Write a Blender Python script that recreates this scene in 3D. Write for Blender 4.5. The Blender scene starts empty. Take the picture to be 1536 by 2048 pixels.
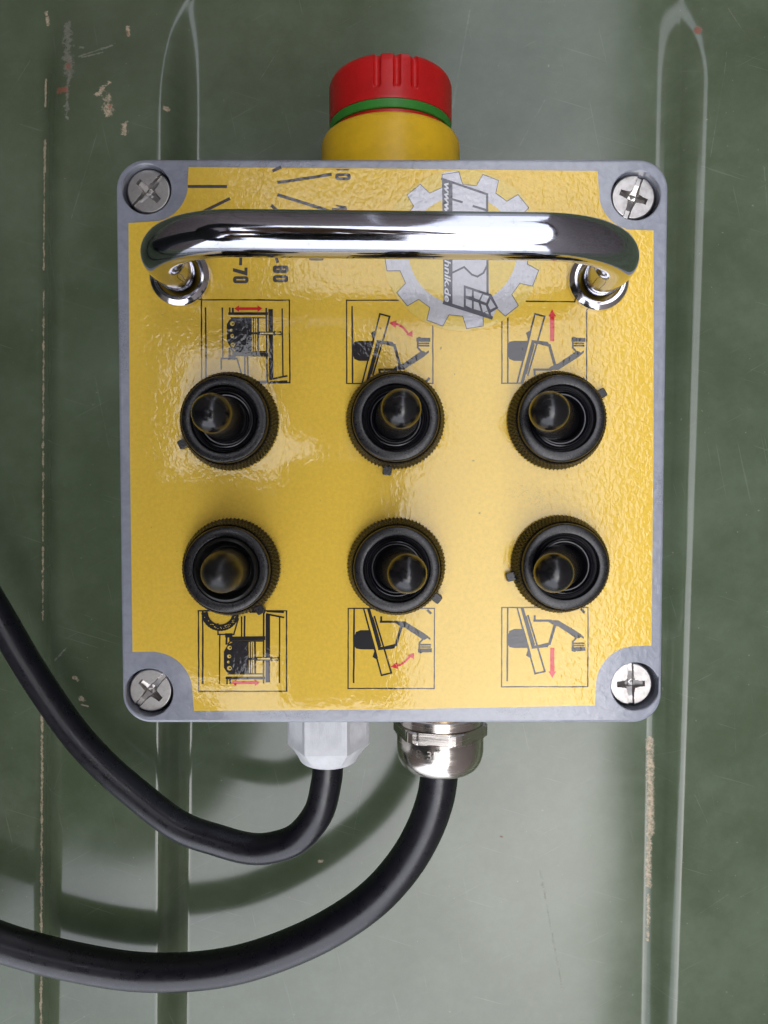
import bpy, bmesh, math, random
import numpy as np
from mathutils import Vector, Matrix
random.seed(7)
PI = math.pi
S = bpy.context.scene
C = S.collection
R = math.radians

# ------------------------------------------------------------------ camera
FPX = 1540.0
CAMZ = 0.315
TILT = R(-2.1)
cd = bpy.data.cameras.new('camera')
cam = bpy.data.objects.new('camera', cd)
C.objects.link(cam)
cam.location = (0, 0, CAMZ)
cam.rotation_euler = (TILT, 0, 0)
cd.sensor_width = 36
cd.lens = FPX / 2048 * 36
cd.clip_start = 0.005
cd.clip_end = 200
S.camera = cam

# ------------------------------------------------------------------ sky, sun, exposure
w = bpy.data.worlds.new("World")
S.world = w
w.use_nodes = True
nt = w.node_tree
nt.nodes.clear()
wo = nt.nodes.new('ShaderNodeOutputWorld')
bg = nt.nodes.new('ShaderNodeBackground')
sky = nt.nodes.new('ShaderNodeTexSky')
sky.sky_type = 'NISHITA'
sky.sun_disc = False
sky.sun_elevation = R(62)
sky.sun_rotation = R(150)
sky.dust_density = 4.0
sky.air_density = 1.0
hs = nt.nodes.new('ShaderNodeHueSaturation')
hs.inputs['Saturation'].default_value = 0.30
nt.links.new(sky.outputs[0], hs.inputs['Color'])
cl_n = nt.nodes.new('ShaderNodeTexNoise')          # even cloud deck, faintly mottled
cl_n.inputs['Scale'].default_value = 2.2
cl_n.inputs['Detail'].default_value = 4
cl_r = nt.nodes.new('ShaderNodeMapRange')
cl_r.inputs[1].default_value = 0.3; cl_r.inputs[2].default_value = 0.7
cl_r.inputs[3].default_value = 5.6; cl_r.inputs[4].default_value = 8.2
cl_c = nt.nodes.new('ShaderNodeVectorMath'); cl_c.operation = 'SCALE'
cl_c.inputs[0].default_value = (0.93, 0.96, 1.09)
cl_m = nt.nodes.new('ShaderNodeMix'); cl_m.data_type = 'RGBA'
cl_m.inputs[0].default_value = 0.75
nt.links.new(cl_n.outputs['Fac'], cl_r.inputs[0])
nt.links.new(cl_r.outputs[0], cl_c.inputs['Scale'])
nt.links.new(hs.outputs[0], cl_m.inputs[6])
nt.links.new(cl_c.outputs[0], cl_m.inputs[7])
nt.links.new(cl_m.outputs[2], bg.inputs[0])
bg.inputs[1].default_value = 0.15
nt.links.new(bg.outputs[0], wo.inputs[0])

sl = bpy.data.lights.new('sun', 'SUN')
sl.energy = 0.5
sl.angle = R(70)
sl.color = (1.0, 0.97, 0.93)
sun = bpy.data.objects.new('sun', sl)
C.objects.link(sun)
sun.rotation_euler = (R(12), R(14), 0)

S.view_settings.view_transform = 'Standard'
S.view_settings.look = 'None'
S.view_settings.exposure = 1.28
S.view_settings.gamma = 1.0
S.cycles.max_bounces = 8
S.cycles.use_denoising = True

# ------------------------------------------------------------------ pixel -> world
ct, st = math.cos(TILT), math.sin(TILT)
def at(px, py, z):
    """pixel of the photograph (1536x2048) and a height in mm -> point in metres"""
    dx, dy, dz = (px - 768) / FPX, -(py - 1024) / FPX, -1.0
    wy = dy * ct - dz * st
    wz = dy * st + dz * ct
    k = (z * 0.001 - CAMZ) / wz
    return Vector((dx * k, wy * k, z * 0.001))

# ------------------------------------------------------------------ materials
class NT:
    def __init__(s, name):
        s.m = bpy.data.materials.new(name)
        s.m.use_nodes = True
        s.t = s.m.node_tree
        s.b = s.t.nodes['Principled BSDF']
        s._p = None
    def n(s, kind, **kw):
        x = s.t.nodes.new(kind)
        for k, v in kw.items():
            setattr(x, k, v)
        return x
    def l(s, a, b):
        s.t.links.new(a, b)
    def pos(s):
        if s._p is None:
            s._p = s.n('ShaderNodeNewGeometry').outputs['Position']
        return s._p
    def obj(s):
        return s.n('ShaderNodeTexCoord').outputs['Object']
    def math(s, op, a, b=None, c=None, clamp=False):
        x = s.n('ShaderNodeMath', operation=op, use_clamp=clamp)
        for i, v in enumerate((a, b, c)):
            if v is None: continue
            if hasattr(v, 'is_linked') or hasattr(v, 'links'): s.l(v, x.inputs[i])
            else: x.inputs[i].default_value = v
        return x.outputs[0]
    def vec(s, op, a, b=None, scale=None):
        x = s.n('ShaderNodeVectorMath', operation=op)
        for i, v in enumerate((a, b)):
            if v is None: continue
            if hasattr(v, 'links'): s.l(v, x.inputs[i])
            else: x.inputs[i].default_value = v
        if scale is not None:
            if hasattr(scale, 'links'): s.l(scale, x.inputs['Scale'])
            else: x.inputs['Scale'].default_value = scale
        return x
    def noise(s, scale, detail=3, rough=0.55, vec=None, dist=0.0):
        x = s.n('ShaderNodeTexNoise')
        x.inputs['Scale'].default_value = scale
        x.inputs['Detail'].default_value = detail
        x.inputs['Roughness'].default_value = rough
        x.inputs['Distortion'].default_value = dist
        s.l(vec if vec is not None else s.pos(), x.inputs['Vector'])
        return x.outputs['Fac']
    def ramp(s, fac, a, b, v0=0.0, v1=1.0):
        x = s.n('ShaderNodeMapRange')
        x.interpolation_type = 'SMOOTHSTEP'
        x.inputs[1].default_value = a; x.inputs[2].default_value = b
        x.inputs[3].default_value = v0; x.inputs[4].default_value = v1
        s.l(fac, x.inputs[0])
        return x.outputs[0]
    def mix(s, fac, a, b):
        x = s.n('ShaderNodeMix', data_type='RGBA')
        if hasattr(fac, 'links'): s.l(fac, x.inputs[0])
        else: x.inputs[0].default_value = fac
        for i, v in ((6, a), (7, b)):
            if hasattr(v, 'links'): s.l(v, x.inputs[i])
            else: x.inputs[i].default_value = (*v, 1)
        return x.outputs[2]
    def bump(s, h, strength, dist, nrm=None):
        x = s.n('ShaderNodeBump')
        x.inputs['Strength'].default_value = strength
        x.inputs['Distance'].default_value = dist
        s.l(h, x.inputs['Height'])
        if nrm is not None: s.l(nrm, x.inputs['Normal'])
        return x.outputs[0]
    def set(s, **kw):
        for k, v in kw.items():
            i = s.b.inputs[k.replace('_', ' ')]
            if hasattr(v, 'links'): s.l(v, i)
            elif isinstance(v, tuple): i.default_value = (*v, 1) if len(v) == 3 else v
            else: i.default_value = v
        return s
    def seg(s, a, b, wd, soft, rag=0.0, nscale=900):
        """0..1 mask of a capsule from a to b (metres) with a ragged edge"""
        A = Vector((a[0], a[1], 0)); AB = Vector((b[0] - a[0], b[1] - a[1], 0))
        flat = s.flatpos()
        v = s.vec('SUBTRACT', flat, tuple(A)).outputs[0]
        L2 = max(AB.length_squared, 1e-12)
        dt = s.vec('DOT_PRODUCT', v, tuple(AB)).outputs['Value']
        t = s.math('MULTIPLY', dt, 1.0 / L2, clamp=True)
        ab = s.vec('SCALE', tuple(AB), scale=t).outputs[0]
        d = s.vec('LENGTH', s.vec('SUBTRACT', v, ab).outputs[0]).outputs['Value']
        if rag:
            if not hasattr(s, '_rn'): s._rn = {}
            if nscale not in s._rn: s._rn[nscale] = s.noise(nscale * 0.45, 8, 0.78)
            d = s.math('ADD', d, s.math('MULTIPLY', s.math('SUBTRACT', s._rn[nscale], 0.5), rag * 2.6))
        return s.ramp(d, wd, max(wd - soft, -wd), 0, 1)
    def flatpos(s):
        if not hasattr(s, '_fp'):
            s._fp = s.vec('MULTIPLY', s.pos(), (1, 1, 0)).outputs[0]
        return s._fp

def mx(m, lst):
    o = lst[0]
    for x in lst[1:]:
        o = m.math('MAXIMUM', o, x)
    return o

# film relief shared by label and everything printed under it
def film(m, k=1.0):
    p = m.pos()
    warp = m.vec('MULTIPLY', p, (1.0, 0.75, 1.0)).outputs[0]
    n1 = m.noise(720, 2, 0.5, warp, 0.6)
    n2 = m.noise(150, 1, 0.5, warp)
    # right hand side of the film lies less flat
    rx = m.n('ShaderNodeSeparateXYZ'); m.l(p, rx.inputs[0])
    side = m.ramp(rx.outputs[0], -0.03, 0.075, 0.26, 0.85)
    topn = m.ramp(rx.outputs[1], 0.03, 0.06, 0.0, 0.55)
    amp = m.math('ADD', side, topn)
    mid = m.math('MULTIPLY', n1, amp)
    fine = m.noise(2600, 2, 0.6)
    b0 = m.bump(mid, 1.0 * k, 0.00010)
    b1 = m.bump(n2, 1.0 * k, 0.00006, b0)
    return b1, m.bump(fine, 0.35, 0.00005, b1)

def printmat(name, col, rough=0.12, metallic=0.0, wear=0.0):
    m = NT(name)
    nb, nf = film(m)
    p = m.noise(900, 4, 0.7)
    c = m.mix(m.ramp(p, 0.25, 0.75, 0.0, 1.0), tuple(x * 0.93 for x in col), tuple(min(1, x * 1.06) for x in col))
    if wear:
        # smudges of dirt on the film
        sm = [m.seg(at(540, 380, 90), at(520, 360, 90), 0.006, 0.005, 0.009, 700),
              m.seg(at(1050, 985, 90), at(1080, 1000, 90), 0.006, 0.006, 0.012, 800),
              m.seg(at(560, 335, 90), at(600, 338, 90), 0.0015, 0.001, 0.004, 1500)]
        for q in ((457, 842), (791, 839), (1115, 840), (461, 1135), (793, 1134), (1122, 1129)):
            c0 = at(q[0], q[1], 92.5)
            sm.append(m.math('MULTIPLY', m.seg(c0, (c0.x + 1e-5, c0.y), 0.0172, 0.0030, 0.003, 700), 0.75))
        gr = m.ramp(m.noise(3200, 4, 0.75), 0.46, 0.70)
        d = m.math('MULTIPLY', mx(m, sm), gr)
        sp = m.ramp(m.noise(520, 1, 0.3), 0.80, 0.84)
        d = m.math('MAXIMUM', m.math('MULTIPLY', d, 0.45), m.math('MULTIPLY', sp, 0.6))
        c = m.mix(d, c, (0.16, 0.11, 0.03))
    m.set(Base_Color=c, Roughness=0.45, Metallic=metallic, Normal=nf,
          Coat_Weight=1.0, Coat_Roughness=0.035, Coat_IOR=1.54, Coat_Normal=nb, Specular_IOR_Level=0.2)
    return m.m

M = {}
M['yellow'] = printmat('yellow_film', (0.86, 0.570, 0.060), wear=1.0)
M['black'] = printmat('black_print', (0.012, 0.011, 0.014))
M['ink'] = printmat('dark_grey_print', (0.075, 0.07, 0.07))
M['red'] = printmat('red_print', (0.72, 0.02, 0.025))
M['silver'] = printmat('silver_print', (0.50, 0.50, 0.53), metallic=0.55)
M['steelgrey'] = printmat('slate_print', (0.10, 0.10, 0.12), metallic=0.3)
M['white'] = printmat('white_print', (0.75, 0.75, 0.78))
M['clear'] = printmat('sticker_yellow', (0.82, 0.60, 0.11))

def paintgrey():
    m = NT('hammered_grey_enamel')
    n1 = m.noise(420, 2, 0.5, dist=0.5)
    nf = m.noise(1800, 3, 0.6)
    scuff = m.ramp(m.noise(130, 6, 0.8), 0.60, 0.74)
    fine = m.ramp(m.noise(1500, 4, 0.8, m.vec('MULTIPLY', m.pos(), (1, .35, 1)).outputs[0]), 0.52, 0.66)
    wear = m.math('MULTIPLY', scuff, fine)
    sm = [m.seg(at(620, 325, 90), at(520, 324, 90), 0.002, 0.001, 0.005, 1500),
          m.seg(at(380, 338, 90), at(470, 332, 90), 0.0012, 0.001, 0.003, 1500),
          m.seg(at(372, 345, 90), at(374, 350, 90), 0.001, 0.0006, 0.002, 1500),
          m.seg(at(240, 620, 90), at(248, 740, 90), 0.0025, 0.002, 0.004, 1500),
          m.seg(at(1320, 940, 90), at(1322, 1010, 90), 0.002, 0.002, 0.004, 1500),
          m.seg(at(620, 1428, 90), at(520, 1427, 90), 0.002, 0.002, 0.005, 1500),
          m.seg(at(1000, 1423, 90), at(1060, 1427, 90), 0.002, 0.002, 0.005, 1500)]
    wear = m.math('MAXIMUM', m.math('MULTIPLY', wear, 0.6), m.math('MULTIPLY', mx(m, sm), m.math('MULTIPLY', m.ramp(m.noise(2400, 5, 0.8), 0.46, 0.66), 0.6)))
    c = m.mix(m.ramp(n1, 0.3, 0.7), (0.275, 0.295, 0.345), (0.315, 0.335, 0.39))
    c = m.mix(wear, c, (0.075, 0.075, 0.08))
    b = m.bump(n1, 0.9, 0.00012)
    b = m.bump(nf, 0.3, 0.00004, b)
    m.set(Base_Color=c, Roughness=0.2, Normal=b, Specular_IOR_Level=0.6, Coat_Weight=0.6, Coat_Roughness=0.07)
    return m.m
M['grey'] = paintgrey()

def metal(name, col, rough, scale=600, bumpd=0.00001, brushed=None, grime=0.0):
    m = NT(name)
    v = m.obj()
    if brushed:
        v = m.vec('MULTIPLY', v, brushed).outputs[0]
    n1 = m.noise(scale, 4, 0.7, v)
    g = m.noise(260, 6, 0.8, m.obj())
    c = m.mix(m.ramp(g, 0.55, 0.75, 0, grime), col, tuple(x * 0.35 for x in col))
    r = m.math('ADD', m.ramp(n1, 0.3, 0.75, -0.3 * rough, 0.5 * rough), rough)
    r = m.math('ADD', r, m.ramp(g, 0.5, 0.8, 0, grime * 0.25))
    m.set(Base_Color=c, Roughness=r, Metallic=1.0, Normal=m.bump(n1, 0.5, bumpd))
    return m.m
M['chrome'] = metal('polished_chrome', (0.47, 0.48, 0.55), 0.07, 700, 0.000022, (0.08, 1, 1), 0.55)
M['flange'] = metal('turned_chrome', (0.80, 0.79, 0.82), 0.12, 900, 0.00002, (1, 1, 6), 0.1)
M['nickel'] = metal('brushed_nickel', (0.70, 0.65, 0.59), 0.20, 500, 0.00003, (0.12, 3, 0.12), 0.15)
def screwmat():
    m = NT('satin_steel')
    g = m.noise(420, 3, 0.6, m.obj())
    m.set(Base_Color=m.mix(m.ramp(g, 0.35, 0.7), (0.54, 0.52, 0.50), (0.42, 0.40, 0.38)), Metallic=1.0, Roughness=m.ramp(g, 0.3, 0.7, 0.30, 0.40))
    return m.m
M['screw'] = screwmat()
M['stamp'] = metal('stamped_nickel', (0.56, 0.52, 0.47), 0.34, 500, 0.00001)
M['brass'] = metal('brass_thread_metal', (0.75, 0.55, 0.28), 0.25)

def plastic(name, col, rough, spec=0.5, bs=900, bd=0.00002, dust=0.0, dustcol=(0.25, 0.23, 0.2), sheen=0.0):
    m = NT(name)
    n = m.noise(bs, 4, 0.65, m.obj())
    c = m.mix(m.ramp(m.noise(180, 5, 0.7, m.obj()), 0.3, 0.7), tuple(x * 0.92 for x in col), tuple(min(1, x * 1.07) for x in col))
    if dust:
        d = m.ramp(m.noise(1600, 4, 0.8, m.obj()), 0.50, 0.75, 0, dust)
        c = m.mix(d, c, dustcol)
    m.set(Base_Color=c, Roughness=m.ramp(n, 0.3, 0.7, rough * 0.85, rough * 1.2), Specular_IOR_Level=spec,
          Normal=m.bump(n, 0.5, bd))
    if sheen: m.set(Sheen_Weight=sheen, Sheen_Roughness=0.4)
    return m.m
M['ringblack'] = plastic('black_moulded_plastic', (0.008, 0.008, 0.010), 0.30, 0.55, 1600, 0.00005, 0.08, (0.2, 0.2, 0.23))
M['rubber'] = plastic('glossy_black_rubber', (0.006, 0.006, 0.009), 0.20, 0.6, 500, 0.00002, 0.05, (0.2, 0.2, 0.22))
M['lever'] = plastic('black_rubber_dust_and_glow', (0.007, 0.007, 0.008), 0.22, 0.6, 500, 0.00002, 0.05, (0.16, 0.12, 0.06))  # brown tint is dust plus the yellow faceplate's reflected glow, put into the colour
M['rubbermatte'] = plastic('matte_black_rubber', (0.008, 0.008, 0.008), 0.38, 0.55, 700, 0.00003, 0.09, (0.16, 0.12, 0.05))
M['estopred'] = plastic('red_plastic', (0.52, 0.008, 0.008), 0.36, 0.4, 900, 0.00003, 0.05, (0.35, 0.2, 0.15))
M['estopgreen'] = plastic('green_plastic', (0.035, 0.22, 0.025), 0.42, 0.4)
M['estopyellow'] = plastic('yellow_plastic', (0.76, 0.47, 0.016), 0.36, 0.4, 900, 0.00003, 0.07, (0.35, 0.25, 0.12))
M['polyamide'] = plastic('white_polyamide', (0.66, 0.67, 0.68), 0.38, 0.4, 900, 0.00003)
M['cable'] = plastic('black_cable_sheath', (0.005, 0.005, 0.009), 0.30, 0.60, 260, 0.00003, 0.0)
M['dark'] = plastic('dark_recess', (0.02, 0.02, 0.022), 0.6)

def panelmat():
    m = NT('green_enamelled_steel')
    n1 = m.noise(14, 6, 0.65)
    n2 = m.noise(95, 6, 0.75)
    n3 = m.noise(700, 5, 0.8)
    c = m.mix(m.ramp(n1, 0.35, 0.65), (0.068, 0.092, 0.050), (0.088, 0.114, 0.066))
    # thin film of dust and dried water
    dust = m.math('MULTIPLY', m.ramp(m.noise(60, 9, 0.72), 0.36, 0.75), 0.09)
    dust = m.math('ADD', dust, m.math('MULTIPLY', m.ramp(n1, 0.4, 0.7), 0.05))
    c = m.mix(dust, c, (0.26, 0.34, 0.26))
    sp = m.ramp(m.noise(600, 2, 0.4), 0.755, 0.80)
    c = m.mix(m.math('MULTIPLY', sp, 0.35), c, (0.34, 0.34, 0.28))
    P = lambda x, y: at(x, y, 0)
    def marks(lst):
        out = []
        for q in lst:
            (x0, y0, x1, y1, wpx, rag) = q[:6]
            ns = q[6] if len(q) > 6 else 900
            wd = wpx * 0.000205
            out.append(m.seg(P(x0, y0), P(x1, y1), wd, wd * 0.7, rag * 0.000205, ns))
        return mx(m, out)
    tan = marks([(1299, 1480, 1300, 1665, 9, 6, 1500), (1298, 1665, 1296, 1770, 6, 9, 1500), (1296, 1790, 1295, 1880, 3, 9, 1500),
                 (93, 25, 97, 50, 4, 8), (94, 160, 93, 215, 3, 5), (92, 285, 92, 345, 4, 6), (91, 345, 90, 540, 2, 7),
                 (90, 580, 88, 1240, 2.2, 9), (86, 1430, 85, 2060, 3.5, 9),
                 (262, 65, 265, 85, 4, 8), (233, 225, 238, 250, 10, 22), (236, 192, 214, 215, 4, 16),
                 (268, 272, 268, 288, 7, 16), (170, 1342, 176, 1347, 4, 8), (182, 1382, 190, 1386, 5, 8),
                 (184, 1394, 196, 1397, 3, 6), (640, 1722, 643, 1722, 5, 6), (344, 241, 348, 241, 5, 6)])
    rust = marks([(136, 204, 152, 206, 8, 12), (1389, 66, 1390, 72, 9, 8), (152, 150, 155, 160, 4, 14),
                  (1002, 1673, 1004, 1674, 2.6, 3), (262, 76, 264, 84, 2, 6), (240, 235, 238, 245, 3, 12)])
    scuff = marks([(142, 60, 150, 130, 10, 22), (150, 130, 156, 170, 13, 20), (156, 172, 156, 260, 3.5, 14), (172, 133, 235, 108, 2.4, 5), (172, 112, 178, 113, 4, 6), (178, 135, 218, 124, 2.2, 4),
                   (130, 1310, 155, 1284, 2.2, 5), (1080, 1740, 1125, 1980, 1.2, 9)])
    scr = marks([(20, 185, 60, 120, .9, 1.2), (165, 455, 215, 290, .8, 1.6), (128, 1560, 150, 1500, .8, 1.2),
                 (380, 1850, 600, 1760, .7, 1.5), (1455, 20, 1490, 95, .9, 2), (1440, 120, 1405, 330, .8, 2),
                 (1510, 350, 1525, 560, .7, 2), (560, 95, 520, 160, .7, 2), (940, 20, 905, 215, 2.0, 4),
                 (1090, 200, 1040, 290, 1.0, 3), (1375, 1575, 1400, 1630, .9, 2), (730, 1540, 705, 1680, .8, 1.4),
                 (210, 760, 238, 900, .8, 2), (1380, 1810, 1440, 1770, .8, 3), (1452, 1415, 1455, 1490, 1.0, 2)])
    for ang, sc_, th in ((0.3, 26, .69), (-0.5, 31, .70), (1.35, 22, .70)):
        rot = m.n('ShaderNodeVectorRotate', rotation_type='Z_AXIS'); rot.inputs['Angle'].default_value = ang
        m.l(m.pos(), rot.inputs['Vector'])
        hv = m.vec('MULTIPLY', rot.outputs[0], (sc_, sc_ * 42, 1)).outputs[0]
        hn = m.noise(1.0, 2, 0.5, hv)
        c = m.mix(m.ramp(hn, th, th + .05, 0, 0.16), c, (0.28, 0.32, 0.26))
    c = m.mix(m.math('MULTIPLY', scuff, m.ramp(n3, 0.3, 0.65, 0.05, 0.6)), c, (0.30, 0.28, 0.24))
    c = m.mix(m.math('MULTIPLY', scr, m.ramp(m.noise(60, 3, 0.6), 0.35, 0.65, 0.04, 0.28)), c, (0.28, 0.30, 0.26))
    c = m.mix(m.math('MULTIPLY', tan, m.ramp(n3, 0.35, 0.60, 0.15, 0.95)), c, (0.55, 0.43, 0.29))
    c = m.mix(m.math('MULTIPLY', rust, m.ramp(n3, 0.3, 0.6, 0.35, 0.9)), c, (0.28, 0.085, 0.05))
    dirt = m.math('MAXIMUM', tan, m.math('MAXIMUM', rust, m.math('MULTIPLY', scuff, 0.5)))
    r = m.math('ADD', m.ramp(n1, 0.3, 0.8, 0.11, 0.17), m.math('MULTIPLY', dirt, 0.45))
    h = m.noise(12, 2, 0.5)
    b = m.bump(h, 0.5, 0.0006)
    b = m.bump(n3, 0.25, 0.00002, b)
    m.set(Base_Color=c, Roughness=r, Specular_IOR_Level=0.62, Normal=b)
    return m.m
M['panel'] = panelmat()

def simple(name, c0, c1, scale, rough=0.8, bd=0.01):
    m = NT(name)
    n = m.noise(scale, 5, 0.65)
    m.set(Base_Color=m.mix(m.ramp(n, 0.3, 0.7), c0, c1), Roughness=rough, Normal=m.bump(n, 0.4, bd))
    return m.m
M['boards'] = simple('weathered_brown_boards', (0.17, 0.14, 0.125), (0.27, 0.235, 0.215), 9)
M['gravel'] = simple('grey_yard_gravel', (0.10, 0.095, 0.085), (0.20, 0.19, 0.17), 60)
M['jacket'] = simple('dark_jacket_cloth', (0.065, 0.07, 0.085), (0.10, 0.105, 0.12), 40, 0.85, 0.002)
M['trousers'] = simple('dark_trouser_cloth', (0.025, 0.027, 0.035), (0.04, 0.043, 0.055), 40, 0.85, 0.002)
M['skin'] = simple('skin', (0.42, 0.24, 0.17), (0.50, 0.30, 0.22), 60, 0.5, 0.0003)
M['hair'] = simple('brown_hair', (0.03, 0.02, 0.012), (0.06, 0.04, 0.025), 200, 0.6, 0.001)
M['glass'] = plastic('black_glass', (0.01, 0.01, 0.012), 0.08)

# ------------------------------------------------------------------ mesh helpers
def mesh_obj(name, verts, faces, mats, parent=None, smooth=False, midx=None, link=True):
    me = bpy.data.meshes.new(name)
    me.from_pydata([tuple(v) for v in verts], [], faces)
    if not isinstance(mats, (list, tuple)): mats = [mats]
    for m in mats: me.materials.append(m)
    if midx: me.polygons.foreach_set('material_index', midx)
    if smooth:
        me.polygons.foreach_set('use_smooth', [True] * len(me.polygons))
        if smooth != True:
            me.set_sharp_from_angle(angle=R(smooth))
    me.update()
    o = bpy.data.objects.new(name, me)
    C.objects.link(o)
    if parent is not None: attach(o, parent)
    return o

def attach(o, parent):
    o.parent = parent
    o.matrix_parent_inverse = base_matrix(parent).inverted()

def base_matrix(o):
    m = Matrix.LocRotScale(o.location, o.rotation_euler, o.scale)
    if o.parent is not None:
        m = base_matrix(o.parent) @ o.matrix_parent_inverse @ m
    return m

def tag(o, label=None, cat=None, group=None, kind=None):
    if label: o['label'] = label
    if cat: o['category'] = cat
    if group: o['group'] = group
    if kind: o['kind'] = kind
    return o

def empty(name, loc):
    o = bpy.data.objects.new(name, None)
    o.location = loc
    o.empty_display_size = 0.02
    C.objects.link(o)
    return o

def curve_mesh(loops, half, bevel=0.0, res=2):
    """filled 2-D outline with holes, extruded +-half, as verts and faces"""
    cu = bpy.data.curves.new('outline', 'CURVE')
    cu.dimensions = '2D'
    cu.fill_mode = 'BOTH'
    cu.extrude = half
    cu.bevel_depth = bevel
    cu.bevel_resolution = res
    for lp in loops:
        sp = cu.splines.new('POLY')
        sp.points.add(len(lp) - 1)
        for i, p in enumerate(lp): sp.points[i].co = (p[0], p[1], 0, 1)
        sp.use_cyclic_u = True
    ob = bpy.data.objects.new('outline', cu)
    C.objects.link(ob)
    dg = bpy.context.evaluated_depsgraph_get()
    me = bpy.data.meshes.new_from_object(ob.evaluated_get(dg))
    V = [tuple(v.co) for v in me.vertices]
    F = [tuple(p.vertices) for p in me.polygons]
    bpy.data.objects.remove(ob); bpy.data.curves.remove(cu); bpy.data.meshes.remove(me)
    return V, F

def text_mesh(body, size, bold=0.0, shear=0.0, sp=1.0):
    cu = bpy.data.curves.new('letters', 'FONT')
    cu.body = body; cu.size = size; cu.offset = bold; cu.shear = shear; cu.space_character = sp
    cu.resolution_u = 3
    ob = bpy.data.objects.new('letters', cu)
    C.objects.link(ob)
    dg = bpy.context.evaluated_depsgraph_get()
    me = bpy.data.meshes.new_from_object(ob.evaluated_get(dg))
    V = [tuple(v.co) for v in me.vertices]
    F = [tuple(p.vertices) for p in me.polygons]
    bpy.data.objects.remove(ob); bpy.data.curves.remove(cu); bpy.data.meshes.remove(me)
    return V, F

def circle(c, r, n=48, a0=0.0):
    return [(c[0] + r * math.cos(a0 + 2 * PI * i / n), c[1] + r * math.sin(a0 + 2 * PI * i / n)) for i in range(n)]

def rrect(x0, y0, x1, y1, r, n=8):
    out = []
    for cx, cy, a in ((x1 - r, y1 - r, 0), (x0 + r, y1 - r, 90), (x0 + r, y0 + r, 180), (x1 - r, y0 + r, 270)):
        for i in range(n + 1):
            t = R(a + 90 * i / n)
            out.append((cx + r * math.cos(t), cy + r * math.sin(t)))
    return out

def lathe(profile, n=96, axis='Z', rfun=None, cap0=False, cap1=False):
    """profile: list of (r, h) in metres; rfun(theta, i, r, h) may change r"""
    V, F = [], []
    for i, (r, h) in enumerate(profile):
        for j in range(n):
            t = 2 * PI * j / n
            rr = rfun(t, i, r, h) if rfun else r
            if axis == 'Z': V.append((rr * math.cos(t), rr * math.sin(t), h))
            else: V.append((rr * math.cos(t), h, rr * math.sin(t)))
    flip = axis != 'Z'
    for i in range(len(profile) - 1):
        for j in range(n):
            a, b = i * n + j, i * n + (j + 1) % n
            f = (a, b, b + n, a + n)
            F.append(f[::-1] if flip else f)
    if cap0:
        f = tuple(range(n)); F.append(f if flip else f[::-1])
    if cap1:
        k = (len(profile) - 1) * n
        f = tuple(range(k, k + n)); F.append(f[::-1] if flip else f)
    return V, F

def tube(pts, rad, n=24, closed_ends=True):
    V, F = [], []
    pts = [Vector(p) for p in pts]
    T = []
    for i in range(len(pts)):
        a = pts[max(i - 1, 0)]; b = pts[min(i + 1, len(pts) - 1)]
        T.append((b - a).normalized())
    ref = Vector((0, 0, 1)) if abs(T[0].z) < 0.9 else Vector((1, 0, 0))
    u = (ref - T[0] * ref.dot(T[0])).normalized()
    for i, p in enumerate(pts):
        u = (u - T[i] * u.dot(T[i])).normalized()
        v = T[i].cross(u)
        r = rad(i) if callable(rad) else rad
        for j in range(n):
            t = 2 * PI * j / n
            V.append(tuple(p + (u * math.cos(t) + v * math.sin(t)) * r))
    for i in range(len(pts) - 1):
        for j in range(n):
            a, b = i * n + j, i * n + (j + 1) % n
            F.append((a, b, b + n, a + n))
    if closed_ends:
        F.append(tuple(range(n))[::-1]); k = (len(pts) - 1) * n; F.append(tuple(range(k, k + n)))
    return V, F

def catmull(P, k=8):
    P = [Vector(p) for p in P]
    Q = [P[0] * 2 - P[1]] + P + [P[-1] * 2 - P[-2]]
    out = []
    for i in range(1, len(Q) - 2):
        a, b, c, d = Q[i - 1:i + 3]
        for s in range(k):
            t = s / k
            out.append(0.5 * ((2 * b) + (c - a) * t + (2 * a - 5 * b + 4 * c - d) * t * t + (3 * b - a - 3 * c + d) * t ** 3))
    out.append(P[-1])
    return out

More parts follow.
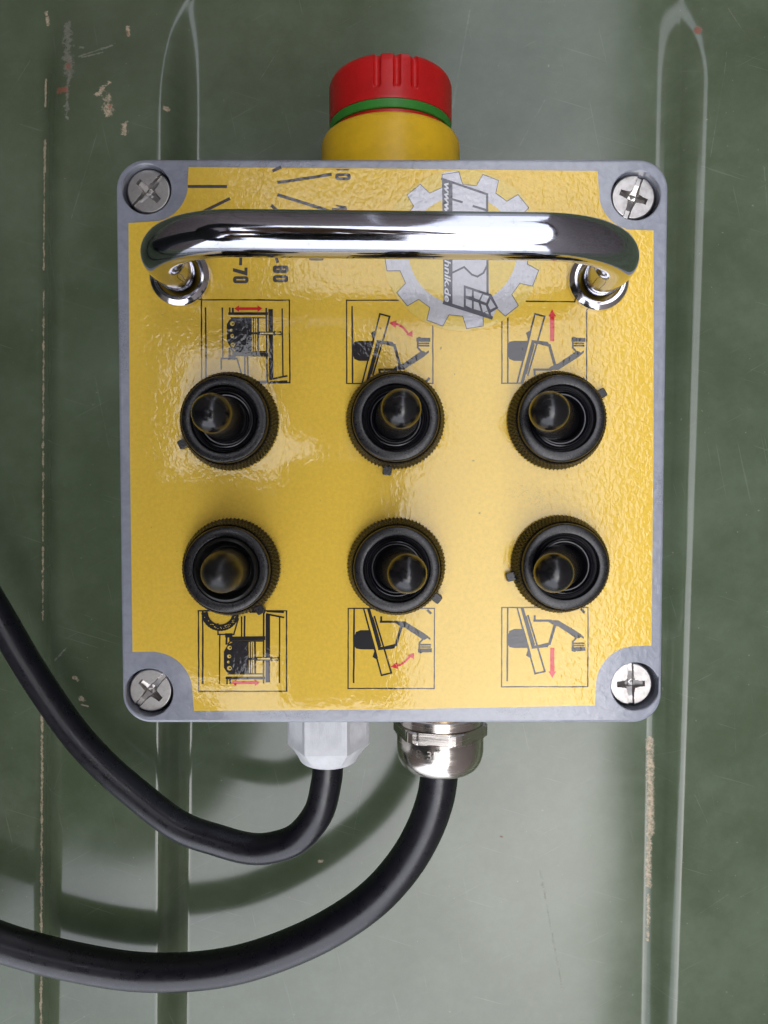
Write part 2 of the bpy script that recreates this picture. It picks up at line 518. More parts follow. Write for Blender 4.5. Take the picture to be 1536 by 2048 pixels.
# ------------------------------------------------------------------ the green pressed panel
def build_panel():
    def axis(lo, hi, step, far):
        a = np.arange(lo, hi + 1e-9, step)
        ext = np.array([0.02, 0.06, 0.15, 0.3, 0.5, 0.75]) * far
        return np.concatenate([(lo - ext)[::-1], a, hi + ext])
    X = axis(-0.170, 0.170, 0.0005, 1.0)
    Y = axis(-0.235, 0.235, 0.0020, 1.0)
    # finer rows where the ribs end
    Y = np.concatenate([Y[Y < 0.1795], np.arange(0.180, 0.2285, 0.0006), Y[Y > 0.2295]])
    gx, gy = np.meshgrid(X, Y)
    def lin(ytop, xt, ybot, xb):
        return xt + (gy - ytop) * (xb - xt) / (ybot - ytop)
    H = 0.011
    yt, yb = at(0, 200, 0).y, at(0, 1900, 0).y
    xa = lin(yt, at(92, 200, 0).x, yb, at(84, 1900, 0).x)
    xb = lin(yt, at(387, 200, 0).x, yb, at(368, 1900, 0).x)
    xc = lin(yt, at(1330, 300, 0).x, yb, at(1296, 1900, 0).x)
    def corner(dx, dy, r):
        inside = r - np.hypot(r - dx, r - dy)
        return np.where((dx < r) & (dy < r), inside, np.minimum(dx, dy))
    def ramp(d, w, f):
        t = np.clip(d / w, -f, 1 + f)
        # linear flank with rounded foot and crest
        y = np.clip(t, 0, 1)
        lo = (t > -f) & (t < f)
        y = np.where(lo, (t + f) ** 2 / (4 * f), y)
        hi = (t > 1 - f) & (t < 1 + f)
        y = np.where(hi, 1 - (1 + f - t) ** 2 / (4 * f), y)
        return y
    ytop = at(0, 4, 0).y
    yend = at(0, -4, 0).y
    eb = np.clip((gy - (yend - 0.022)) / 0.022, 0, 1)
    rb_ = np.clip(1 - eb ** 2.5, 0, 1) ** 0.6
    tt = np.clip((gy - yb) / (yt - yb), -0.2, 1.2)      # flanks a little wider towards the top
    hb = np.clip((yend + 0.010 - gy) / 0.060, 0, 1)
    hb = hb * hb * (3 - 2 * hb)
    wb = 0.0056 + 0.0020 * tt
    Z = H * hb * np.minimum(ramp((gx - xa) / 0.0092, 1.0, 0.38), ramp((xb - gx) / (wb * rb_ + 0.0008), 1.0, 0.38))
    # step on the right, its flank narrowing to a rounded tip at the upper end
    yend = at(0, -2, 0).y
    e_ = np.clip((gy - (yend - 0.012)) / 0.012, 0, 1)
    root = np.clip(1 - e_ ** 3, 0, 1) ** 0.6
    wc = (0.0048 + 0.0026 * tt)
    xm = xc + wc / 2 + 0.0016
    h_ = np.clip((yend + 0.004 - gy) / 0.040, 0, 1)
    h_ = h_ * h_ * (3 - 2 * h_)
    Z = Z + 0.0075 * h_ * ramp((gx - xm) / (wc * root + 0.0008) + 0.5, 1.0, 0.60)
    # very slight unevenness of the pressed sheet
    Z = Z + 0.00025 * np.sin(gx * 37 + 1.0) * np.sin(gy * 21 + 0.6) * np.exp(-(gx ** 2 + gy ** 2) * 4)
    nx, ny = len(X), len(Y)
    # outer skirt down to the yard
    V = np.stack([gx, gy, Z], -1).reshape(-1, 3)
    idx = np.arange(nx * ny).reshape(ny, nx)
    F = np.stack([idx[:-1, :-1], idx[:-1, 1:], idx[1:, 1:], idx[1:, :-1]], -1).reshape(-1, 4)
    ring = list(idx[0, :]) + list(idx[1:, -1]) + list(idx[-1, :-1][::-1]) + list(idx[1:-1, 0][::-1])
    n0 = len(V)
    low = V[ring].copy(); low[:, 2] = -0.9
    V = np.concatenate([V, low])
    k = len(ring)
    skirt = [(ring[i], n0 + i, n0 + (i + 1) % k, ring[(i + 1) % k]) for i in range(k)]
    faces = F.tolist() + skirt
    o = mesh_obj('metal_panel', V, faces, M['panel'], smooth=60)
    tag(o, kind='structure')
    o['label'] = 'dark green glossy enamelled steel panel with pressed ribs, scratches and rust specks'
    return o
build_panel()

# ------------------------------------------------------------------ control box
TOP = 90.0     # mm, top face of the lid
xl = at(238, 900, TOP).x
xr = at(1330, 900, TOP).x
yt = at(780, 318, TOP).y
yb = at(780, 1446, TOP).y
bx, by = (xl + xr) / 2, (yt + yb) / 2
box = empty('control_box', (bx, by, 0.0))
tag(box, 'grey control box with yellow faceplate, six black toggle switches and chrome handle on green panel', 'control box')

holes_px = [(293, 378), (1272, 390), (298, 1385), (1271, 1373)]
HR = 0.0071
def lid():
    """rounded plate: filleted rim, flat top pierced by four screw wells with a small chamfer"""
    V, F = [], []
    B, top, low = 0.00095, TOP * .001, TOP * .001 - .0125
    rings = [(0.0, low), (0.0, top - B)] + [(B * (1 - math.cos(PI / 2 * k / 5)), top - B + B * math.sin(PI / 2 * k / 5)) for k in range(1, 6)]
    n = 0
    for ins, z in rings:
        lp = rrect(xl + ins, yb + ins, xr - ins, yt - ins, 0.0085 - ins, 10)
        n = len(lp)
        V += [(x, y, z) for x, y in lp]
    for k in range(len(rings) - 1):
        for q in range(n):
            a, b = k * n + q, k * n + (q + 1) % n
            F.append((a, b, b + n, a + n))
    ch = 0.00025
    loops = [rrect(xl + B, yb + B, xr - B, yt - B, 0.0085 - B, 10)]
    for h in holes_px:
        loops.append(circle(at(*h, TOP), HR + ch, 56))
    v, f = curve_mesh(loops, 0.0)
    b = len(V)
    V += [(q[0], q[1], top) for q in v]
    for ff in f:
        P = [v[q] for q in ff]
        a = sum(P[q][0] * P[(q + 1) % len(P)][1] - P[(q + 1) % len(P)][0] * P[q][1] for q in range(len(P)))
        ff = tuple(b + q for q in ff)
        F.append(ff if a > 0 else ff[::-1])
    for h in holes_px:
        p = at(*h, TOP)
        v, f = lathe([(HR + ch, top), (HR, top - ch), (HR, low)], 56)
        b = len(V)
        V += [(q[0] + p.x, q[1] + p.y, q[2]) for q in v]
        F += [tuple(b + q for q in ff) for ff in f]
    return mesh_obj('lid', V, F, M['grey'], box, smooth=32)
lid()
V, F = curve_mesh([rrect(xl + .0012, yb + .0012, xr - .0012, yt - .0012, 0.0075, 8)], 0.034, 0.001, 2)
zc = 0.0425
mesh_obj('enclosure_body', [(v[0], v[1], (v[2] + .035) * .0767 / .070 + .0003) for v in V], F, M['grey'], box, smooth=35)
# ------------------------------------------------------------------ screws
def screw_mesh():
    r = 0.0064; n = 92
    V, F = [], []
    def hgt(x, y):
        x, y = x * 1000, y * 1000
        d = math.hypot(x, y)
        z = 0.0
        def arm(u, v):       # tapering phillips arm along u
            wv = 0.85 + 0.55 * math.exp(-(abs(u) / 1.9) ** 2)
            e = (wv - abs(v)) / 0.22
            el = (4.1 - abs(u)) / 0.25
            k = max(0, min(1, e, el))
            dep = 2.6 - 0.42 * abs(u)
            return -dep * k
        z = min(arm(x, y), arm(y, x))
        # diagonal corners between the arms
        q = max(0, min(1, (2.0 - (abs(x) + abs(y)) / 1.25) / 0.3))
        z = min(z, -1.6 * q)
        # straight slot across the whole head
        k = max(0, min(1, (0.85 - abs(y)) / 0.2))
        z = min(z, -1.0 * k)
        ed = max(0, (d - 5.95) / 0.45)
        z -= 0.45 * ed ** 2
        return z * 0.001
    for j in range(n + 1):
        for i in range(n + 1):
            a, b = 2 * i / n - 1, 2 * j / n - 1
            # square -> disc
            x = a * math.sqrt(1 - b * b / 2) * r; y = b * math.sqrt(1 - a * a / 2) * r
            V.append((x, y, hgt(x, y)))
    for j in range(n):
        for i in range(n):
            k = j * (n + 1) + i
            F.append((k, k + 1, k + n + 2, k + n + 1))
    ring = [i for i in range(n + 1)] + [j * (n + 1) + n for j in range(1, n + 1)] + [n * (n + 1) + i for i in range(n - 1, -1, -1)] + [j * (n + 1) for j in range(n - 1, 0, -1)]
    n0 = len(V)
    for q in ring: V.append((V[q][0], V[q][1], -0.0045))
    m = len(ring)
    for i in range(m): F.append((ring[(i + 1) % m], ring[i], n0 + i, n0 + (i + 1) % m))
    return V, F
SV, SF = screw_mesh()
sc0 = None
for (px, py, ang, lab) in ((297, 382, 47, None), (1267, 394, 70, None), (301, 1381, 48, 'darker scuffed cross-slot screw'), (1262, 1368, 92, None)):
    p = at(px, py, TOP - 3.0)
    if sc0 is None:
        o = mesh_obj('screw', SV, SF, M['screw'], None, smooth=28); sc0 = o
    else:
        o = sc0.copy(); C.objects.link(o)
    o.parent = None
    o.location = p
    o.rotation_euler = (0, 0, R(ang))
    o.parent = box
    o.matrix_parent_inverse = base_matrix(box).inverted()
    h = None
# floors of the four screw wells
for q in holes_px:
    p = at(*q, TOP)
    V, F = lathe([(0.0001, TOP * .001 - .0078), (HR + 0.0004, TOP * .001 - .0078)], 40)
    mesh_obj('screw_well', [(v[0] + p.x, v[1] + p.y, v[2]) for v in V], F, M['dark'], box)

# ------------------------------------------------------------------ yellow faceplate label
ZL = TOP + 0.15
def arc_px(cx, cy, r, a0, a1, n=14):
    return [(cx + r * math.cos(R(a0 + (a1 - a0) * i / n)), cy + r * math.sin(R(a0 + (a1 - a0) * i / n))) for i in range(n + 1)]
def wob(pts):
    return pts
out_px = [(257, 446)] + [(318, 442)] + arc_px(300, 368, 76, 78, 10, 12) + [(377, 334)] \
    + [(780, 337), (1195, 342)] + [(1199, 396)] + arc_px(1272, 386, 74, 166, 106, 12) + [(1252, 459), (1307, 461)] \
    + [(1307, 900), (1303, 1291)] + [(1272, 1292)] + arc_px(1272, 1372, 80, 268, 182, 12) + [(1190, 1411)] \
    + [(780, 1419), (388, 1422)] + [(385, 1384)] + arc_px(305, 1384, 80, 0, -80, 12)[0:] + [(308, 1303), (265, 1304)] + [(260, 900)]
V, F = curve_mesh([[tuple(at(x, y, ZL))[:2] for x, y in out_px]], 0.00012, 0.0, 0)
zm = max(v[2] for v in V)
label = mesh_obj('face_label', [(v[0], v[1], v[2] + ZL * 0.001 - zm) for v in V], F, M['yellow'], box)

class Print:
    """flat print on the film: every primitive a few microns above the one before"""
    def __init__(s, z, tx=None):
        s.V, s.F, s.M = [], [], []
        s.z = z; s.k = 0; s.fat = 1.0; s.tx = tx or (lambda x, y: (x, y))
    def poly(s, pts, m=0):
        s.k += 1
        z = s.z + s.k * 0.003
        b = len(s.V)
        P = [at(*s.tx(x, y), z) for x, y in pts]
        a = sum(P[i].x * P[(i + 1) % len(P)].y - P[(i + 1) % len(P)].x * P[i].y for i in range(len(P)))
        if a < 0: P = P[::-1]
        s.V += P
        s.F.append(tuple(range(b, b + len(P)))); s.M.append(m)
    def line(s, pts, w, m=0, jit=0.0):
        w *= s.fat if m == 0 else 1.0
        for (x0, y0), (x1, y1) in zip(pts[:-1], pts[1:]):
            L = math.hypot(x1 - x0, y1 - y0) or 1
            ux, uy = (x1 - x0) / L, (y1 - y0) / L
            nx, ny = -uy * w / 2, ux * w / 2
            ex, ey = ux * w * 0.4, uy * w * 0.4
            n = max(1, int(L / (w * 5))) if jit else 1
            up, dn = [], []
            for i in range(n + 1):
                t = i / n
                X = x0 - ex + (x1 - x0 + 2 * ex) * t; Y = y0 - ey + (y1 - y0 + 2 * ey) * t
                k1 = 1 + random.uniform(-jit, jit); k2 = 1 + random.uniform(-jit, jit)
                up.append((X + nx * k1, Y + ny * k1)); dn.append((X - nx * k2, Y - ny * k2))
            s.poly(up + dn[::-1], m)
    def loops(s, lps, m=0):
        s.k += 1
        z = s.z + s.k * 0.003
        V, F = curve_mesh([[tuple(at(*s.tx(x, y), z))[:2] for x, y in lp] for lp in lps], 0.0)
        b = len(s.V)
        s.V += [(v[0], v[1], z * 0.001) for v in V]
        for f in F:
            P = [V[i] for i in f]
            a = sum(P[i][0] * P[(i + 1) % len(P)][1] - P[(i + 1) % len(P)][0] * P[i][1] for i in range(len(P)))
            f = tuple(b + i for i in f)
            s.F.append(f if a > 0 else f[::-1]); s.M.append(m)
    def raw(s, V, F, m=0):
        b = len(s.V); s.V += V
        s.F += [tuple(b + i for i in f) for f in F]; s.M += [m] * len(F)
    def build(s, name, mats, parent):
        return mesh_obj(name, s.V, s.F, mats, parent, midx=s.M)

# pictograms, traced in enlarged coordinates
def side_view(tx, top_from=None, arrow='arc', left_frame=True):
    p = Print(ZL, tx); p.fat = 1.45
    W = 9
    if left_frame:
        p.line([(118, 105), (1000, 105)], W, 0, .25); p.line([(118, 105), (120, 957)], W, 0, .25)
        p.line([(1000, 105), (1003, 957)], W, 0, .25); p.line([(120, 957), (1003, 957)], W, 0, .25)
        p.line([(175, 170), (180, 945)], 12, 0, .2)
    else:
        p.line([(360, 115), (985, 122)], W, 0, .25); p.line([(122, 300), (122, 955)], W, 0, .25)
        p.line([(183, 262), (183, 955)], 11, 0, .2)
        p.line([(990, 122), (990, 955)], W, 0, .25); p.line([(118, 955), (990, 955)], W, 0, .25)
    p.poly([(180, 560), (200, 530), (250, 521), (402, 521), (348, 726), (245, 726), (198, 706), (180, 655)])
    p.poly([(368, 440), (405, 417), (424, 430), (402, 522), (386, 500)])
    p.line([(280, 945), (460, 245), (560, 270), (487, 530)], 12, 0, .15)
    p.poly([(425, 512), (500, 520), (590, 530), (612, 566), (604, 582), (490, 552), (425, 545)])
    p.line([(438, 540), (330, 945)], 22)
    p.line([(482, 545), (388, 870)], 12)
    p.line([(455, 560), (372, 860)], 7)
    p.line([(608, 566), (662, 760)], 20)
    p.poly([(600, 800), (662, 762), (700, 752), (886, 622), (912, 628), (930, 640), (960, 618), (962, 640), (905, 688), (700, 818), (600, 820)])
    p.line([(452, 815), (620, 815)], 16); p.line([(457, 815), (457, 865)], 14)
    p.line([(848, 500), (848, 590), (892, 640)], 13)
    p.line([(850, 508), (960, 511)], 28)
    p.poly(circle((862, 500), 22, 12))
    p.line([(850, 546), (960, 546)], 10); p.line([(850, 570), (960, 570)], 12)
    p.line([(935, 935), (962, 907)], 17)
    if arrow == 'arc':
        p.line([(600, 340), (650, 356), (695, 385), (735, 428), (752, 455)], 22, 1)
        p.poly([(553, 336), (632, 311), (620, 386)], 1)
        p.poly([(796, 482), (729, 459), (793, 413)], 1)
    else:
        p.poly([(614, 266), (660, 266), (658, 522), (616, 522)], 1)
        p.poly([(597, 270), (636, 198), (677, 270)], 1)
    return p.build('pictogram', [M['black'], M['red']], label)

def top_view(tx, tyre=False):
    p = Print(ZL, tx); p.fat = 1.45
    p.line([(168, 100), (1068, 103), (1074, 950), (172, 950), (168, 100)], 10, 0, .25)
    p.line([(210, 185), (216, 940)], 12, 0, .2); p.line([(382, 185), (388, 690)], 10, 0, .2)
    p.line([(458, 185), (460, 240)], 11); p.line([(490, 190), (490, 235)], 14)
    p.line([(455, 242), (838, 242)], 20); p.line([(470, 285), (835, 285)], 9)
    p.poly([(458, 300), (480, 290), (684, 290), (684, 622), (530, 625), (470, 596), (428, 520), (428, 350)])
    for (x, y, r) in ((484, 345, 24), (482, 470, 20), (488, 560, 22), (474, 410, 14)):
        p.poly(circle((x, y), r, 12), 2)
        p.poly(circle((x + 7, y), r * .45, 8), 0)
    p.line([(700, 290), (700, 620)], 9); p.line([(722, 290), (722, 615)], 5); p.line([(748, 290), (748, 615)], 13)
    p.line([(832, 190), (835, 420)], 12); p.line([(835, 460), (840, 930)], 12)
    p.poly([(853, 195), (900, 195), (905, 910), (860, 910)])
    p.poly([(755, 425), (908, 425), (918, 415), (935, 430), (985, 420), (990, 465), (935, 455), (918, 468), (908, 462), (755, 462)])
    p.poly([(768, 438), (903, 438), (903, 452), (768, 452)], 2)
    p.poly([(922, 432), (980, 438), (980, 450), (922, 448)], 2)
    p.line([(690, 443), (762, 443)], 16)
    p.line([(995, 195), (1003, 880)], 10)
    p.line([(500, 656), (838, 662)], 28); p.line([(510, 628), (832, 632)], 10)
    p.line([(455, 600), (460, 690)], 14); p.line([(470, 600), (505, 640)], 10)
    p.line([(460, 690), (500, 690)], 30)
    p.line([(612, 660), (613, 885)], 10); p.line([(640, 660), (645, 890)], 12)
    p.line([(370, 812), (370, 700), (532, 700), (580, 868)], 10)
    p.line([(700, 935), (850, 935)], 10)
    p.line([(870, 915), (1043, 880)], 12); p.line([(880, 945), (1040, 935)], 14)
    p.line([(540, 191), (752, 191)], 27, 1)
    p.poly([(503, 190), (553, 157), (553, 224)], 1); p.poly([(792, 190), (742, 157), (742, 224)], 1)
    if tyre:
        a = arc_px(395, 930, 158, -172, -8, 18)
        p.line(a, 46)
        random.seed(3)
        for i in range(34):
            t = R(random.uniform(-165, -15)); rr = 158 + random.uniform(-14, 14)
            x, y = 395 + rr * math.cos(t), 930 + rr * math.sin(t)
            p.poly(circle((x, y), 4, 6), 2)
    return p.build('pictogram', [M['black'], M['red'], M['clear']], label)

S5 = 5.12
T = lambda ox, oy: (lambda x, y: (ox + x / S5, oy + y / S5))
top_view(T(370, 580))
side_view(T(670, 580))
side_view(T(980, 580), arrow='up', left_frame=False)
top_view(lambda x, y: (350 + (x + 68 + (950 - y) * 0.008) / S5, 1020 + (1032 + (950 - y) * 0.972) / S5), tyre=True)
side_view(lambda x, y: (670 + (x + 16) / S5, 1020 + (1008 + (957 - y) * 0.962) / S5))
side_view(lambda x, y: (980 + (x + 1) / S5, 1020 + (998 + (957 - y) * 0.953) / S5), arrow='up')

# dial scale printed at the top
dial = Print(ZL)
for a, b in (((378, 373), (452, 373)), ((458, 398), (411, 421)), ((557, 365), (661, 349)), ((557, 390), (656, 421)),
             ((547, 341), (560, 335)), ((544, 412), (555, 422)), ((482, 500), (481, 528)), ((548, 505), (555, 523)),
             ((411, 421), (395, 430)), ((656, 421), (670, 426))):
    dial.line([a, b], 6.2, 0, .08)
def zero(cx, cy, top=None):
    o = rrect(cx - 15.5, cy - 7, cx + 15.5, cy + 7, 5.5, 4)
    i = rrect(cx - 9, cy - 1.2, cx + 9, cy + 1.2, 1, 2)
    if top is not None: 
        o = [(x, max(y, top)) for x, y in o]
    dial.loops([o, i])
zero(686, 353.5)
dial.poly([(671, 338), (700, 338), (697, 341), (675, 341)])
zero(481.5, 559.5)
dial.poly([(466, 536), (466, 543), (493, 551), (495, 551), (495, 535), (489, 535), (489, 542)])
zero(561, 557.5)
dial.loops([rrect(545.5, 531, 577, 546, 5.5, 4), rrect(552, 537.5, 559, 539.5, .8, 2), rrect(563, 537.5, 571, 539.5, .8, 2)])
dial.poly([(671, 409), (693, 413), (693, 420), (671, 411.5)]); dial.poly([(664, 416), (694, 416), (694, 421), (664, 421)])
zero(633, 514)
dial.build('dial_scale', [M['ink']], label)

# ------------------------------------------------------------------ round sticker with the gear
ZS = ZL + 0.22
cx, cy = 925.5, 500.5
V, F = curve_mesh([[tuple(at(x, y, ZS))[:2] for x, y in circle((cx, cy), 162, 96)]], 0.00008, 0)
zm = max(v[2] for v in V)
stick = mesh_obj('round_sticker', [(v[0], v[1], v[2] + ZS * .001 - zm) for v in V], F, M['clear'], box)
g = Print(ZS)
outer = []
for k in range(12):
    a = -9 - 30 * k
    for da, r in ((-6.2, 157), (6.2, 157), (9.0, 132), (21.0, 132)):
        t = R(a - da if False else a + da - 0)
        outer.append((cx + r * math.cos(t), cy + r * math.sin(t)))
outer = sorted(outer, key=lambda q: math.atan2(q[1] - cy, q[0] - cx))
g.loops([outer, circle((cx, cy), 109, 72)], 0)
g.line(outer + [outer[0]], 1.3, 1)
g.build('gear_emblem', [M['silver'], M['steelgrey']], stick)
Z6 = lambda x, y: (760 + x / 4.518, 330 + y / 4.518)
lg = Print(ZS + 0.02, Z6)
lg.poly([(558, 75), (640, 55), (705, 55), (740, 165), (970, 258), (985, 1160), (1060, 1290), (1012, 1388), (575, 1248)], 0)
lg.poly([(560, 118), (655, 150), (655, 1262), (575, 1236)], 1)
lg.line([(560, 125), (968, 264), (972, 1170)], 20, 1)
lg.line([(580, 1245), (1006, 1380)], 30, 1)
lg.line([(655, 310), (740, 335)], 20, 1); lg.line([(845, 372), (965, 408)], 20, 1)
lg.line([(660, 970), (760, 922), (830, 990), (880, 1008), (935, 975), (970, 905)], 17, 1)
lg.line([(660, 560), (800, 600), (968, 650)], 17, 1)
lg.poly([(757, 1085), (1005, 1168), (1070, 1292), (1000, 1335), (1012, 1385), (757, 1305)], 1)
for c in ([(775, 1115), (830, 1130), (830, 1190), (775, 1178)], [(848, 1140), (922, 1162), (895, 1218), (848, 1200)],
          [(932, 1170), (985, 1188), (960, 1245), (908, 1226)], [(775, 1208), (830, 1225), (830, 1296), (775, 1270)],
          [(848, 1232), (890, 1245), (910, 1318), (848, 1302)], [(912, 1255), (955, 1270), (985, 1350), (930, 1328)],
          [(998, 1212), (1048, 1288), (1000, 1312), (976, 1265)]):
    lg.poly(c, 0)
lg.build('logo_lettering', [M['silver'], M['steelgrey']], stick)
def vtext(body, px, py, length, height, z, parent, mat, bold=0.0):
    """text reading downwards, first letter at py, baseline at px (left)"""
    V, F = text_mesh(body, 1.0, bold, 0.25)
    x0, x1 = min(v[0] for v in V), max(v[0] for v in V)
    y0 = 0; y1 = max(v[1] for v in V)
    out = []
    for v in V:
        out.append(tuple(at(px + (v[1]) * height, py + (v[0] - x0) / (x1 - x0) * length, z)))
    # make faces look up
    FF = []
    for f in F:
        P = [out[i] for i in f]
        a = sum(P[i][0] * P[(i + 1) % len(P)][1] - P[(i + 1) % len(P)][0] * P[i][1] for i in range(len(P)))
        FF.append(f if a > 0 else f[::-1])
    return mesh_obj('web_address', out, FF, [mat], parent)
zt = ZS + 0.02 + 0.003 * 40
vtext('www.', 889, 365, 65, 17, zt, stick, M['white'], 0.03)
vtext('technik.de', 889.5, 484, 120, 17, zt, stick, M['white'], 0.02)

# ------------------------------------------------------------------ carrying handle
hl, hr = at(361, 553, 91), at(1196, 562, 91)
zb = 0.1300
br = 0.024
rb = 0.00545
path = []
hlx, hrx = hl.x, hr.x
def hp(x, z):
    t = (x - hlx) / (hrx - hlx)
    return Vector((x, hl.y + (hr.y - hl.y) * t, z))
path.append(hp(hlx, 0.0915)); path.append(hp(hlx, 0.096))
N = 16
for i in range(N + 1):
    a = PI - (PI / 2) * i / N
    path.append(hp(hlx + br + br * math.cos(a), zb - br + br * math.sin(a)))
for i in range(1, 24):
    path.append(hp(hlx + br + (hrx - hlx - 2 * br) * i / 24, zb))
for i in range(N + 1):
    a = PI / 2 - (PI / 2) * i / N
    path.append(hp(hrx - br + br * math.cos(a), zb - br + br * math.sin(a)))
path.append(hp(hrx, 0.096)); path.append(hp(hrx, 0.0915))
V, F = tube(path, rb, 40)
handle = mesh_obj('handle', V, F, M['chrome'], box, smooth=40)
fl0 = None
for p in (hl, hr):
    prof = [(.0086, 0), (.0086, .0022), (.0083, .0026), (.0073, .0034), (.0070, .0034), (.0068, .0026), (.0066, .0026), (.0064, .0033), (.0062, .0030), (.0060, .0012)]
    V, F = lathe(prof, 72)
    if fl0 is None:
        o = fl0 = mesh_obj('handle_flange', V, F, M['flange'], None, smooth=25)
    else:
        o = fl0.copy(); C.objects.link(o)
    o.location = (p.x, p.y, ZL * .001 + 0.00005)
    o.parent = handle; o.matrix_parent_inverse = Matrix.Identity(4) if False else base_matrix(handle).inverted()

# ------------------------------------------------------------------ toggle switches
NT_ = 78
def tri(x):
    x = x - math.floor(x)
    return 1 - abs(2 * x - 1)
def knurl(t, i, r, h):
    if 1 <= i <= 11:
        u = (i - 1) / 10.0
        a = t / (2 * PI) * NT_
        k = max(tri(a + u * 1.5), tri(a - u * 1.5))
        return r - 0.00042 * (1 - k) * 2.0 + 0.0001
    return r
ringp = [(.0140, 0)] + [(.0144 - 0.0014 * (j / 10.0), 0.0006 + 0.0058 * j / 10.0) for j in range(11)]
ringp += [(.0127, .0066), (.01245, .0062), (.0123, .0064), (.0123, .0074), (.0121, .0080), (.0119, .00835), (.0117, .00845), (.0098, .0086), (.0095, .0085), (.00938, .0081), (.0093, .0060)]
RV, RF = lathe(ringp, NT_ * 4, rfun=knurl)
bootA = [(.0094, .0062), (.0088, .0058), (.0085, .0060), (.0083, .0068), (.0080, .0074), (.0076, .0075), (.0073, .0070), (.0071, .0062), (.0068, .0062), (.0066, .0070), (.0063, .0072), (.0060, .0066), (.0052, .0032), (.0005, .0032)]
bootB = [(.0094, .0068), (.0092, .0086), (.0089, .0096), (.0083, .0100), (.0077, .0094), (.0073, .0078), (.0067, .0066), (.0062, .0068), (.0056, .0060), (.0005, .0058)]
def lever_profile(r0, r1, h0, h1, pointy=0.0):
    out = [(r0 * 1.02, h0), (r0, h0 + .001), ((r0 + r1) / 2, (h0 + h1 - r1) / 2)]
    for i in range(13):
        a = PI / 2 * i / 12
        rr = r1 * math.cos(a)
        hh = h1 - r1 * (1 - pointy * 0) + r1 * math.sin(a) * (1 + 0.0)
        if pointy: hh = h1 - r1 * 1.35 + r1 * 1.35 * (math.sin(a) ** (1.15))
        out.append((max(rr, 0.00002), hh))
    return out
knobs = [
    # ring centre px, tip px, tabs deg, kind
    ((457, 842), (424, 827), (206,), 'A'),
    ((791, 839), (802, 818), (261,), 'A'),
    ((1115, 840), (1098, 822), (31,), 'A'),
    ((461, 1135), (441, 1146), (304,), 'B'),
    ((793, 1134), (814, 1147), (322,), 'A'),
    ((1122, 1129), (1107, 1146), (194,), 'A'),
]
protoM = {}
for idx, (c, tip, tabs, kind) in enumerate(knobs):
    base = at(c[0], c[1], TOP + 2.5)
    base.z = ZL * 0.001 + 0.0001
    if 'ring' not in protoM:
        sw = mesh_obj('toggle_switch', RV, RF, M['ringblack'], None, smooth=50); protoM['ring'] = sw.data
    else:
        sw = bpy.data.objects.new('toggle_switch', protoM['ring']); C.objects.link(sw)
    sw.location = base
    sw.rotation_euler = (0, 0, idx * 0.7)
    sw.parent = box; sw.matrix_parent_inverse = base_matrix(box).inverted()
    def sub(name, mesh, loc, rot):
        o = bpy.data.objects.new(name, mesh); C.objects.link(o)
        o.location = loc; o.rotation_mode = 'QUATERNION' if not isinstance(rot, tuple) else 'XYZ'
        if isinstance(rot, tuple): o.rotation_euler = rot
        else: o.rotation_quaternion = rot
        o.parent = sw; o.matrix_parent_inverse = base_matrix(sw).inverted()
        return o
    kb = 'boot' + kind
    if kb not in protoM:
        V, F = lathe((bootA if kind == 'A' else bootB), 96)
        o = mesh_obj('rubber_boot', V, F, M['rubber' if kind == 'A' else 'rubbermatte'], None, smooth=60)
        protoM[kb] = o.data; bpy.data.objects.remove(o)
        V, F = lathe(lever_profile(.0062, .0053, .0055, .0295) if kind == 'A' else lever_profile(.0063, .0056, .005, .0285, 1.0), 64)
        o = mesh_obj('lever', V, F, M['lever' if kind == 'A' else 'rubbermatte'], None, smooth=60)
        protoM['lever' + kind] = o.data; bpy.data.objects.remove(o)
    sub('rubber_boot', protoM[kb], base, (0, 0, 0))
    zt_ = 24.3
    tp = at(tip[0], tip[1], TOP + zt_)
    pivot = base + Vector((0, 0, 0.002))
    d = (tp - pivot)
    q = Vector((0, 0, 1)).rotation_difference(d.normalized())
    lv = sub('lever', protoM['lever' + kind], (0, 0, 0), q)
    lv.location = pivot - q @ Vector((0, 0, 0.002))
    if 'tab' not in protoM:
        V, F = curve_mesh([rrect(.0135, -.0011, .0160, .0011, .0003, 3)], 0.0007, 0.0002, 1)
        o = mesh_obj('index_tab', [(v[0], v[1], v[2] + .0012) for v in V], F, M['ringblack'])
        protoM['tab'] = o.data; bpy.data.objects.remove(o)
    for tdeg in tabs:
        sub('index_tab', protoM['tab'], base, (0, 0, R(tdeg)))

# ------------------------------------------------------------------ emergency stop on the top side
ZE = 45.0
ex = at(781, 240, ZE).x
ey0 = yt - 0.0018
Rc, Rr = 0.0238, 0.0209
e_y1 = at(781, 224, ZE + 23.8).y + .0013        # outer rim of the yellow collar
e_g0 = at(781, 215.5, ZE + 20.6).y      # ring of green
e_g1 = at(781, 194.5, ZE + 20.9).y
e_end = at(781, 108, ZE + 19.5).y + .0008
def place(V): return [(v[0] + ex, v[1], v[2] + ZE * .001) for v in V]
V, F = lathe([(Rc, ey0), (Rc, e_y1 - .004), (Rc - .0002, e_y1 - .0022), (Rc - .0009, e_y1 - .0008), (Rc - .0022, e_y1), (.0195, e_y1 + .0002), (.0190, e_y1 - .001), (.001, e_y1 - .001)], 128, 'Y')
estop = mesh_obj('emergency_stop', place(V), F, M['estopyellow'], box, smooth=60)
V, F = lathe([(.0199, e_y1 - .001), (.0199, e_g0 - .0004), (.0202, e_g0), (.0001, e_g0 + .0001)], 128, 'Y')
mesh_obj('button_neck', place(V), F, M['estopred'], estop, smooth=60)
